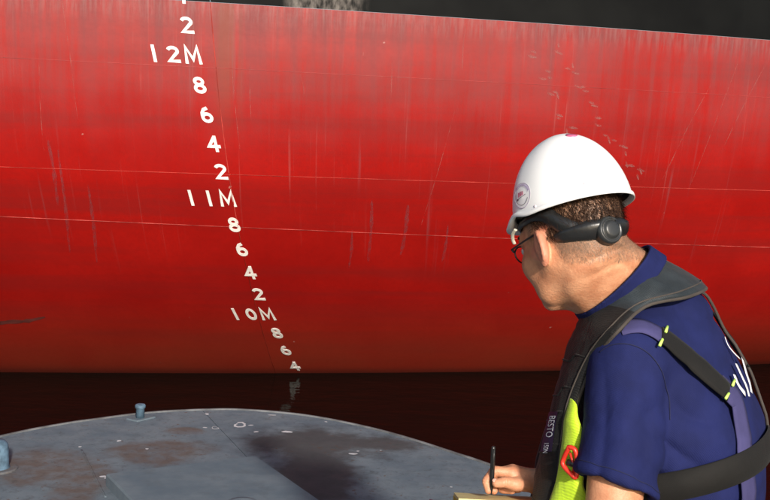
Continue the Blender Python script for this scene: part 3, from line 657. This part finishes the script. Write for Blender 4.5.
# collar: a band round the neck, high at the nape
cn_ = nrm(V(-.72, .05, .69)); cp = at(608, 288, 2.06)
def collar_d(P):
    d = neck_d(P)-.008; s = (P-cp.astype(np.float32))@cn_.astype(np.float32); th = np.abs(d-.004-.04*np.clip(-s, 0, .1))-.0035
    return np.maximum(th, np.maximum(s-.010, -s-.034))
v, f = snet(collar_d, cp-V(.16, .16, .16), cp+V(.16, .16, .16), .003); add('collar', v, f, SHIRT, shirt, True)
seam_on([hit(*p) for p in ((600, 352), (612, 345), (632, 345), (650, 355), (663, 375), (669, 398), (670, 420))], 40, .0009)
ea = nrm(LE-LS); e1 = nrm(np.cross(ea, V(0, 1, 0))); e2 = np.cross(ea, e1); ring_ = []
for a in np.linspace(0, 2*math.pi, 49):
    p = hem_p+.085*(math.cos(a)*e1+math.sin(a)*e2); p = p-ea*(((p-hem_p)@hem_n)+.024)/(ea@hem_n); ring_.append(p)
for _ in range(3): ring_ = [p-grad(shirt_d, p)*(sd1(shirt_d, p)-.0006) for p in ring_]
v, f = tube(ring_, .0008, 6); add('hem_stitching', v, f, SEAMN, shirt, True)
# trousers and boots (below the picture's edge)
hips = [B0+s*.095*LT+V(0, 0, 1.32) for s in (1, -1)]; feet = [B0+s*.16*LT+V(0, 0, DZ+.07)-FT*.01 for s in (1, -1)]
def trous_d(P):
    d = np.maximum(ell(P, B0+V(0, 0, 1.32), (.165, .205, .17), np.stack([FT, LT, V(0, 0, 1)])), P[:, 2]-1.40)
    for h_, g in zip(hips, feet):
        kn = (h_+g)/2+FT*.03; d = smin(d, np.minimum(rcone(P, h_, kn, .095, .072), rcone(P, kn, g+V(0, 0, .02), .072, .066)), .03)
    return d+.6*folds(P)
v, f = snet(trous_d, (.24, 1.70, DZ+.04), (.92, 2.42, 1.42), .011); add('trousers', v, f, TROUS, person, True)
for g in feet:
    def boot_d(P):
        d = smin(rcone(P, g-V(0, 0, .02), g+V(0, 0, .06), .050, .052), rcone(P, g+V(0, 0, -.025), g+FT*.17+V(0, 0, -.035), .048, .042), .03); return np.maximum(d, DZ-P[:, 2])
    v, f = snet(boot_d, g-V(.27, .27, .09), g+V(.27, .27, .12), .007); bo = add('boot', v, f, BOOT, person, True)

# life jacket: a horseshoe pad round the neck and down the chest
sec = [((534, 530, 2.07), (566, 530, 1.985)), ((536, 502, 2.07), (567, 502, 1.98)), ((545, 455, 2.07), (570, 455, 1.975)), ((558, 405, 2.06), (577, 405, 1.965)), ((570, 350, 2.06), (597, 357, 1.935)), ((581, 322, 2.04), (618, 331, 1.925)),
       ((598, 297, 1.985), (646, 306, 1.93)), ((618, 272, 1.985), (686, 297, 1.965)), ((641, 256, 2.07), (705, 289, 2.07)), ((640, 258, 2.16), (697, 288, 2.20)), ((618, 285, 2.22), (660, 300, 2.30)), ((590, 325, 2.24), (612, 325, 2.33)), ((570, 380, 2.22), (580, 385, 2.31)), ((545, 455, 2.21), (556, 455, 2.30)), ((535, 530, 2.20), (545, 530, 2.29))]
def clear(px, py, d):
    h_ = float((hit(px, py)-EYE)@FW); return (px, py, min(d, h_-.018)) if h_ < 2.6 else (px, py, d)
sec = [(clear(*a), clear(*b)) if 4 < i_ < 8 else (a, b) for i_, (a, b) in enumerate(sec)]
NS = 90; PI_ = catmull([at(*a) for a, b in sec], NS); QO = catmull([at(*b) for a, b in sec], NS)
sgn = np.linspace(0, len(sec)-1, NS); thick = np.interp(sgn, [0, 3, 4.5, 6, 8, 10, 12, 14], [.048, .044, .030, .024, .022, .026, .045, .048])
nrmS = []
for i in range(NS):
    t = PI_[min(i+1, NS-1)]+QO[min(i+1, NS-1)]-PI_[max(i-1, 0)]-QO[max(i-1, 0)]; nrmS.append(nrm(np.cross(t, QO[i]-PI_[i])))
nrmS = np.array(nrmS)
if nrmS[NS*8//14] @ V(0, 0, 1) < 0: nrmS = -nrmS
for _ in range(3): nrmS[1:-1] = (nrmS[:-2]+nrmS[1:-1]*2+nrmS[2:])/4
nrmS /= np.linalg.norm(nrmS, axis=1, keepdims=True)
profile = [(0, -.3), (0, .3), (.04, .62), (.15, .85), (.35, .97), (.55, 1.), (.75, .92), (.92, .66), (1, .34), (1, -.3), (.9, -.62), (.5, -.8), (.1, -.62)]
def padsurf(i, s, h): return PI_[i]*(1-s)+QO[i]*s+nrmS[i]*h*thick[i]*.5
KP = len(profile); v = []; f = []; mi = []
for i in range(NS):
    for (s, h) in profile:
        p = padsurf(i, s, h); v.append(p+nrmS[i]*.0022*noise.noise(Vector(p)*38)+nrmS[i]*.002*noise.noise(Vector(p)*90))
for i in range(NS-1):
    for k in range(KP): f.append([i*KP+k, (i+1)*KP+k, (i+1)*KP+(k+1) % KP, i*KP+(k+1) % KP]); mi.append(1 if 5.6 < sgn[i] < 10 else 0)
f += [list(range(KP)), [(NS-1)*KP+k for k in range(KP)]]; mi += [0, 0]
jkt = add('life_jacket', v, f, JKT, person, True); jkt.data.materials.append(FLAP); jkt.data.polygons.foreach_set('material_index', mi); fix_normals(jkt)
rng2 = range(0, NS)
for s, h, r in ((1.0, .02, .0032),): 
    v, f = tube([padsurf(i, s, h)+(QO[i]-PI_[i])*.01 for i in rng2], r, 8); add('edge_binding', v, f, TRIM, jkt, True)
v, f = tube([padsurf(i, .90, .72) for i in rng2], .0016, 6); add('edge_stitching', v, f, TRIM, jkt, True)
v, f = tube([padsurf(i, 0, 0.)-(QO[i]-PI_[i])*.008 for i in rng2], .0036, 8); add('edge_binding', v, f, JKT, jkt, True)
# creases across the chest lobe: quilting welts
for t in (2.2, 2.75, 3.3, 3.8):
    i = int(t/(len(sec)-1)*(NS-1)); v, f = tube([padsurf(i+int(2*s), s, np.interp(s, [0, .15, .35, .55, .75, 1], [.3, .85, .97, 1, .92, .34]))+nrmS[i]*.0005 for s in np.linspace(.04, .9, 9)], .0022, 6); add('welt', v, f, JKT, jkt, True)
# maker's tab on the lobe
def lobe(t, s, off=.0): 
    i = t/(len(sec)-1)*(NS-1); a = int(i); u = i-a; h = np.interp(s, [0, .04, .15, .35, .55, .75, .92, 1], [.3, .62, .85, .97, 1, .92, .66, .34])
    return padsurf(a, s, h)*(1-u)+padsurf(a+1, s, h)*u+nrmS[a]*off
v = []; f = []; nt, ns = 9, 5
for a in range(nt):
    for b in range(ns): v.append(lobe(2.05+.78*a/(nt-1), .22+.5*b/(ns-1), .0025))
f = [[a*ns+b, a*ns+b+1, (a+1)*ns+b+1, (a+1)*ns+b] for a in range(nt-1) for b in range(ns-1)]
tabp = fix_normals(add('maker_tab', v, f, NAVY, jkt, True))
def words(txt, size):
    cu = bpy.data.curves.new('t', 'FONT'); cu.body = txt; cu.size = size; cu.align_x = 'LEFT'; o = bpy.data.objects.new('t', cu); COL.objects.link(o)
    dg = bpy.context.evaluated_depsgraph_get(); me = bpy.data.meshes.new_from_object(o.evaluated_get(dg)); vs = np.array([x.co[:] for x in me.vertices]); fs = [list(p.vertices) for p in me.polygons]
    bpy.data.objects.remove(o); bpy.data.meshes.remove(me); return vs, fs
for txt, sz, t0, sc_ in (('BESTO', 1., 2.76, .145), ('150N', .7, 2.24, .14)):
    vs, fs = words(txt, sz); v = [lobe(t0-x*sc_, .40+.30*y/.72*1.0, .0036) for x, y, _ in vs]; fix_normals(add('lettering', v, fs, WHITE, tabp))
# fluorescent bladder showing behind the lobe, and the red toggle buckle
secy = [((570, 398, 1.97), (573, 400, 1.955)), ((566, 420, 1.98), (579, 420, 1.935)), ((562, 450, 1.98), (581, 450, 1.93)), ((556, 480, 1.985), (583, 478, 1.93)), ((548, 505, 1.99), (590, 505, 1.93)), ((545, 530, 1.99), (592, 530, 1.93))]
a_ = catmull([at(*a) for a, b in secy], 30); b_ = catmull([at(*b) for a, b in secy], 30); v = []; f = []
for i in range(30):
    nn = nrm(np.cross(a_[min(i+1, 29)]-a_[max(i-1, 0)], b_[i]-a_[i]))
    for k in range(9):
        q = 2*math.pi*k/9; s = .5-.5*math.cos(q); p = a_[i]*(1-s)+b_[i]*s+nn*.012*min(1, .1+i/7)*math.sin(q); v.append(p+V(.003*math.sin(i*.9), 0, 0)*s)
for i in range(29):
    for k in range(9): f.append([i*9+k, (i+1)*9+k, (i+1)*9+(k+1) % 9, i*9+(k+1) % 9])
f += [list(range(9)), [29*9+k for k in range(9)]]
fix_normals(add('bladder', v, f, HIVIS, jkt, True))
loop = [at(*p) for p in [(569, 447, 1.915), (575, 450, 1.91), (577, 462, 1.91), (576, 477, 1.91), (571, 474, 1.915), (563, 465, 1.925), (564, 458, 1.925)]]
lp = catmull(loop+[loop[0]], 29)[:-1]; v, f = tube(lp, .0046, 8, True); bk = add('toggle_buckle', v, f, REDP, jkt, True)
v, f = tube([at(567, 462, 1.925), at(573, 464, 1.92), at(578, 466, 1.92)], .006, 8); add('buckle_bar', v, f, DARKP, bk, True)
v, f = tube([at(570, 453, 1.918), at(574, 466, 1.918), at(573, 474, 1.918)], .0025, 8); add('pull_cord', v, f, REDP, bk, True)
# harness webbing
ribbon([(620, 328), (631, 326), (643, 327), (661, 336)], .040, STRAP, 'shoulder_strap', jkt, off=.0035, n=28)
ribbon([(660, 336), (676, 350), (692, 365), (708, 380), (723, 394)], .043, ELAS, 'elastic_strap', jkt, off=.006)
ribbon([(718, 388), (731, 402), (739, 424), (743, 450), (744, 478), (744, 505)], .050, STRAP, 'back_strap', jkt, off=.0035, n=30)
mir = lambda p: p-2*((p-B0)@LT)*LT                     # the harness is the same over the other shoulder
ribbon(None, .043, ELAS, 'elastic_strap', jkt, off=.0075, pts=[mir(hit(*p)) for p in ((660, 336), (676, 350), (692, 365), (708, 380), (723, 394))])
ribbon(None, .040, STRAP, 'shoulder_strap', jkt, off=.0045, pts=[mir(hit(*p)) for p in ((620, 328), (631, 326), (643, 327), (661, 336))])
bA, bB = hit(755, 457), hit(700, 479); kf = (bA[2]-bB[2])/((bA-bB)@(-FT)) if abs((bA-bB)@FT) > .01 else 0; v = []; f = []; NBL = 120
for i in range(NBL):              # waist belt runs right round the man
    a = 2*math.pi*i/NBL; dr = math.cos(a)*(-FT)+math.sin(a)*LT; tt = np.linspace(.05, .30, 200)
    for kz, off in ((-.028, .006), (-.026, .0105), (0, .0108), (.026, .0105), (.028, .006)):
        z_ = bA[2]; 
        for _ in range(3):
            P = (B0+np.outer(tt, dr)+V(0, 0, 1)*z_).astype(np.float32); D = torso(P, .006); t_ = float(np.interp(0, D, tt)); z_ = float(np.clip(bA[2]-kf*((bA-B0)@(-FT)-t_*(dr@(-FT))), bA[2]-.09, bA[2]+.03))+kz
        v.append(B0+dr*(t_+off)+V(0, 0, z_))
for i in range(NBL):
    j = (i+1) % NBL
    for q in range(4): f.append([i*5+q, j*5+q, j*5+q+1, i*5+q+1])
fix_normals(add('waist_belt', v, f, ELAS, jkt, True))
for (px, py, qx, qy) in ((665, 329, 662, 335), (658, 342, 655, 348), (727, 383, 725, 389), (721, 395, 718, 400)):
    a, _ = settle(hit(px, py), .0095); b, _ = settle(hit(qx, qy), .0095); v, f = tube([a, (a+b)/2, b], .0028, 6); add('bar_tack', v, f, LIME, jkt, True)
cordp = [at(692, 295, 2.05), at(703, 299, 2.09), at(710, 312, 2.11), at(721, 331, 2.12), at(733, 355, 2.13), at(744, 378, 2.13), at(753, 404, 2.12), at(760, 428, 2.11), at(765, 446, 2.10), at(760, 462, 2.08)]
cp_ = [p if sd1(shirt_d, p) > .004 else settle(p, .005)[0] for p in catmull(cordp, 40)]
v, f = tube(cp_, .0030, 8); add('back_cord', v, f, TRIM, jkt, True)
# white letters printed across the shirt's back
for pts in ([(729, 377), (733, 388), (738, 396)], [(731, 366), (737, 380), (743, 398)], [(735, 362), (741, 376), (746, 394)], [(722, 338), (728, 350), (733, 362)]):
    ribbon(pts, .010 if pts[0][0] > 725 else .004, WHITE, 'lettering', shirt, n=10, off=.0065, th=.0006, m=3)
v, f = tube([settle(hit(a, b), .002)[0] for a, b in ((606, 489), (612, 490), (620, 491))], .003, 6); add('sleeve_tag', v, f, WHITE, shirt, True)

# ---- hard hat
def shell_pt(ph, s, inset=0.):
    c, sn = math.cos(ph), math.sin(ph); a = .122-inset; b = .100-inset; H = .148-inset
    r = 1/math.sqrt((c/a)**2+(sn/b)**2); th = s*math.pi/2; p = 1.9
    rr = r*math.cos(th)**(2/p) if s < 1 else 0; uu = H*math.sin(th)**(2/p) if s > 0 else 0
    wr = abs((ph+math.pi) % (2*math.pi)-math.pi); rim = .062+.011*math.exp(-((wr-1.0)/.28)**2)+.006*math.exp(-(wr/.5)**2)
    rim = rim+(H*.0); u = rim+(uu/H)*(.211-inset-rim)
    return hp(-.018+rr*c, rr*sn, u), rim, rr
NPH, NV = 96, 22; v = []; f = []
def ringrow(fn): v.extend([fn(2*math.pi*k/NPH) for k in range(NPH)])
def brim(ph): wr = abs((ph+math.pi) % (2*math.pi)-math.pi); return .004+.027*math.exp(-(wr/.66)**2)
def brim_pt(ph, k, du):
    p, rim, rr = shell_pt(ph, 0); d = math.cos(ph)*FH+math.sin(ph)*LH; return p+d*brim(ph)*k+UH*(du-.004*k*math.exp(-((abs((ph+math.pi) % (2*math.pi)-math.pi))/.6)**2)*(1 if k > 0 else 0))
ringrow(lambda q: shell_pt(q, .35, .004)[0]); ringrow(lambda q: shell_pt(q, .04, .004)[0]); ringrow(lambda q: brim_pt(q, .1, -.004)); ringrow(lambda q: brim_pt(q, .95, -.0045)); ringrow(lambda q: brim_pt(q, 1.0, -.001)); ringrow(lambda q: brim_pt(q, .85, .003)); ringrow(lambda q: brim_pt(q, .35, .0045))
for i in range(NV): ringrow(lambda q: shell_pt(q, .03+.96*i/(NV-1))[0])
rows = len(v)//NPH
for i in range(rows-1):
    for k in range(NPH): f.append([i*NPH+k, i*NPH+(k+1) % NPH, (i+1)*NPH+(k+1) % NPH, (i+1)*NPH+k])
f.append([(rows-1)*NPH+k for k in range(NPH)])
hat = fix_normals(add('hard_hat', v, f, WHITEP, person, True))
# inside of the shell
v = []; f = []
for i in range(12): ringrow(lambda q: shell_pt(q, .02+.95*i/11, .005)[0])
for i in range(11):
    for k in range(NPH): f.append([i*NPH+k, i*NPH+(k+1) % NPH, (i+1)*NPH+(k+1) % NPH, (i+1)*NPH+k])
f.append([11*NPH+k for k in range(NPH)]); add('liner', v, f, DARKP, hat, True)
# round sticker on the left of the shell
def on_shell(x, y, off=.0008, ph0=math.radians(74), s0=.17):
    ph = ph0-x/.116; s = s0+y/.235; p = shell_pt(ph, s)[0]; e = .02; n_ = np.cross(shell_pt(ph+e, s)[0]-p, shell_pt(ph, s+e)[0]-p); n_ = nrm(n_); 
    if n_ @ (p-hp(0, 0, .1)) < 0: n_ = -n_
    return p+n_*off
def ring_patch(r0, r1, m, name, off=.0008, a0=0, a1=360, ry=.78):
    n = 44; v = []
    for k in range(n+1):
        a = math.radians(a0+(a1-a0)*k/n)
        for r in (r0, r1): v.append(on_shell(r*math.cos(a), r*ry*math.sin(a), off))
    return fix_normals(add(name, v, [[2*k, 2*k+1, 2*k+3, 2*k+2] for k in range(n)], m, hat))
ring_patch(.0001, .034, WHITEP, 'sticker', .0005); ring_patch(.0325, .034, LILAC, 'sticker_ring', .0009); ring_patch(.0245, .0258, INK, 'sticker_ring', .0009, -160, 20); ring_patch(.0275, .0305, LILAC, 'sticker_lettering', .0009, 30, 165); ring_patch(.0245, .0255, LILAC, 'sticker_ring', .0009, 25, 170)
def bar(x0, y0, x1, y1, w_, m, name='sticker_print'):
    d = nrm([x1-x0, y1-y0]); n_ = np.array([-d[1], d[0]])*w_/2; a, b = np.array([x0, y0]), np.array([x1, y1]); return fix_normals(add(name, [on_shell(*q, .001) for q in (a+n_, b+n_, b-n_, a-n_)], [[0, 1, 2, 3]], m, hat))
for x, y0, y1 in ((-.007, .001, .009), (-.0035, .000, .009), (.0005, -.001, .008), (.004, -.001, .0085), (.0085, -.002, .007), (.0115, -.003, .007)): bar(x, y0, x+.0006, y1, .0022, PINK)
for x0, x1, y in ((-.007, -.0035, .0048), (.0005, .004, .0078), (.0085, .0125, -.0018), (.0005, .003, .003)): bar(x0, y, x1, y, .0018, PINK)
bar(-.017, .001, .017, -.0085, .0012, INK); bar(.011, -.0072, .0175, -.0095, .004, INK)
v, f = lathe(shell_pt(math.radians(167), .70)[0], nrm(.9*UH-.53*FH+.13*LH), [(.011, -.006), (.011, .0004), (.007, .0010)], 20); add('vent_plug', v, f, PINK, hat, True)
for ph, s in ((math.radians(150), .10), (math.radians(95), .04)):
    p = shell_pt(ph, s)[0]; d = nrm(p-hp(0, 0, .06)); v, f = lathe(p, d, [(.0025, -.002), (.0025, .0008), (.0012, .0014)], 12); add('rivet', v, f, plain('pale rivet', (.75, .6, .62)), hat, True)
# headband hugging the head, lower at the nape, with adjuster knob
def head_only(P): return ell(P, hp(-.012, 0, .046), (.101, .079, .094), HM)
def onhead(ph, u, off):
    d = math.cos(ph)*FH+math.sin(ph)*LH; lo, hi = 0., .2; c = hp(-.012, 0, u)
    P = (c+np.outer(np.linspace(.03, .16, 100), d)).astype(np.float32); D = smin(head_only(P), ell(P, hp(.035, 0, -.012), (.062, .064, .088), HM), .03); i = np.argmax(D > 0); return P[i].astype(float)+d*off
ctl = [(0, .060, .016), (50, .060, .016), (80, .058, .016), (95, .058, .030), (108, .046, .046), (122, .022, .044), (138, .006, .036), (155, .002, .034), (180, .000, .034)]
v = []; f = []; NR = 96
for k in range(NR):
    a = 360*k/NR; b = min(a, 360-a); cu = np.interp(b, [c[0] for c in ctl], [c[1] for c in ctl]); hh = np.interp(b, [c[0] for c in ctl], [c[2] for c in ctl])
    for (du, off) in ((-.5, .003), (-.45, .008), (0, .0105), (.45, .008), (.5, .003)): v.append(onhead(math.radians(a), cu+du*hh, off))
for k in range(NR):
    j = (k+1) % NR
    for q in range(4): f.append([k*5+q, j*5+q, j*5+q+1, k*5+q+1])
fix_normals(add('headband', v, f, DARKP, hat, True))
KA = math.radians(171); kc = onhead(KA, -.001, .006); ka = nrm(math.cos(KA)*FH+math.sin(KA)*LH-.08*UH); prof_ = [(.026, -.006), (.0255, .008), (.0235, .0125), (.0205, .0135), (.0195, .0115), (.017, .0115), (.0155, .0165), (.011, .018), (.002, .0183)]
v, f = lathe(kc, ka, prof_, 36); add('adjuster_knob', v, f, KNOB, hat, True)
for sg in (1, -1):
    v = []; f = []; na, nb = 16, 7
    for a in range(na):
        t = a/(na-1); ph = KA-sg*(.10+1.0*t); hh = np.interp(t, [0, .25, .8, 1], [.021, .0205, .013, .008]); bl = np.interp(t, [0, .15, .85, 1], [.017, .0175, .0135, .0095])
        for b in range(nb): w_ = -1+2*b/(nb-1); v.append(onhead(ph, .000+.006*t+w_*hh, .004+(bl-.004)*(1-abs(w_)**3.5)))
    for a in range(na-1):
        for b in range(nb-1): f.append([a*nb+b, (a+1)*nb+b, (a+1)*nb+b+1, a*nb+b+1])
    fix_normals(add('adjuster_housing', v, f, DARKP, hat, True))
# brow bracket and chin-strap lug at the temple
v, f = tube(catmull([hp(.055, .082, .050), hp(.070, .078, .046), hp(.082, .070, .038), hp(.086, .064, .030)], 12), .0035, 8, flat=.5); add('strap_lug', v, f, plain('cream lug', (.66, .60, .48)), hat, True)
# spectacles
gl = MB()
for s in (1, -1):
    gl.add(*tube(catmull([hp(-.012, s*.084, .020), hp(.0, s*.0825, .026), hp(.05, s*.076, .024), hp(.098, s*.063, .022)], 16), .0019, 8))
    lr = [hp(.104-.5*abs(math.cos(q)*.026+.034-.034)*.35, s*(.031+.025*math.cos(q)), .012+.017*math.sin(q)) for q in np.linspace(0, 2*math.pi, 25)[:-1]]; gl.add(*tube(lr, .0016, 6, True))
    gl.add(*tube([hp(.098, s*.063, .022), hp(.102, s*.055, .018)], .0022, 6))
gl.add(*tube(catmull([hp(.103, -.008, .016), hp(.110, 0, .020), hp(.103, .008, .016)], 6), .0016, 6))
gs = gl.build('glasses', DARKP, person, smooth=True)
for s in (1, -1): add('lens', [hp(.1035-.5*abs(math.cos(q)*.026)*.35, s*(.031+.024*math.cos(q)), .012+.016*math.sin(q)) for q in np.linspace(0, 2*math.pi, 25)[:-1]], [list(range(24))], GLASS, gs)

# ------------------------------------------------------------------ pen, pad and folder in his hands
pt, pb = at(493.5, 446, 2.105), HO+V(-.0365, -.0065, -.029)
ax = nrm(pt-pb); L = np.linalg.norm(pt-pb)
pen = empty('pen', pb, 'black pen held upright between thumb and finger, its tip on the pad', 'pen')
v, f = lathe(pb, ax, [(.0008, 0), (.0022, .008), (.0044, .018), (.0046, .06), (.0046, L-.006), (.0040, L-.001), (.002, L)], 16); add('barrel', v, f, DARKP, pen, True)
v, f = tube([pb+ax*(L-.004)+V(.001, -.0062, 0), pb+ax*(L-.045)+V(.001, -.0062, 0)], .0014, 6); add('clip', v, f, KNOB, pen, True)
tl = math.radians(14); ty = V(0, math.cos(tl), -math.sin(tl)); tn = V(0, math.sin(tl), math.cos(tl)); tx = V(1, 0, -.015)
p0 = V(.162, 2.012, 1.5075)
def board(name, m, o, x, y, z0, z1, parent):
    c = [o+tx*a+ty*b+tn*h for h in (z0, z1) for a, b in ((0, 0), (x, 0), (x, y), (0, y))]
    return fix_normals(add(name, c, [[0, 1, 2, 3], [4, 5, 6, 7], [0, 1, 5, 4], [1, 2, 6, 5], [2, 3, 7, 6], [3, 0, 4, 7]], m, parent))
pad = empty('notepad', p0, 'yellow backed notepad with cream pages under the writing hand', 'notepad')
board('page_block', PAGE, p0, .19, .135, -.006, 0, pad); board('backing_card', YELLOW, p0-tx*.001-ty*.001, .192, .137, -.0175, -.0061, pad); board('binding', YELLOW, p0+tx*.176-ty*.0008, .016, .1366, -.0059, .0008, pad)
fol = empty('folder', p0, 'thin navy folder lying under the yellow notepad', 'folder')
board('cover', NAVY, p0+tx*-.045-tn*.0178, .22, .14, -.0065, 0, fol); board('spine', NAVY, p0+tx*-.050-tn*.0178, .0052, .14, -.0075, .001, fol)
for o in bpy.data.objects:
    if 'w' in o: del o['w']
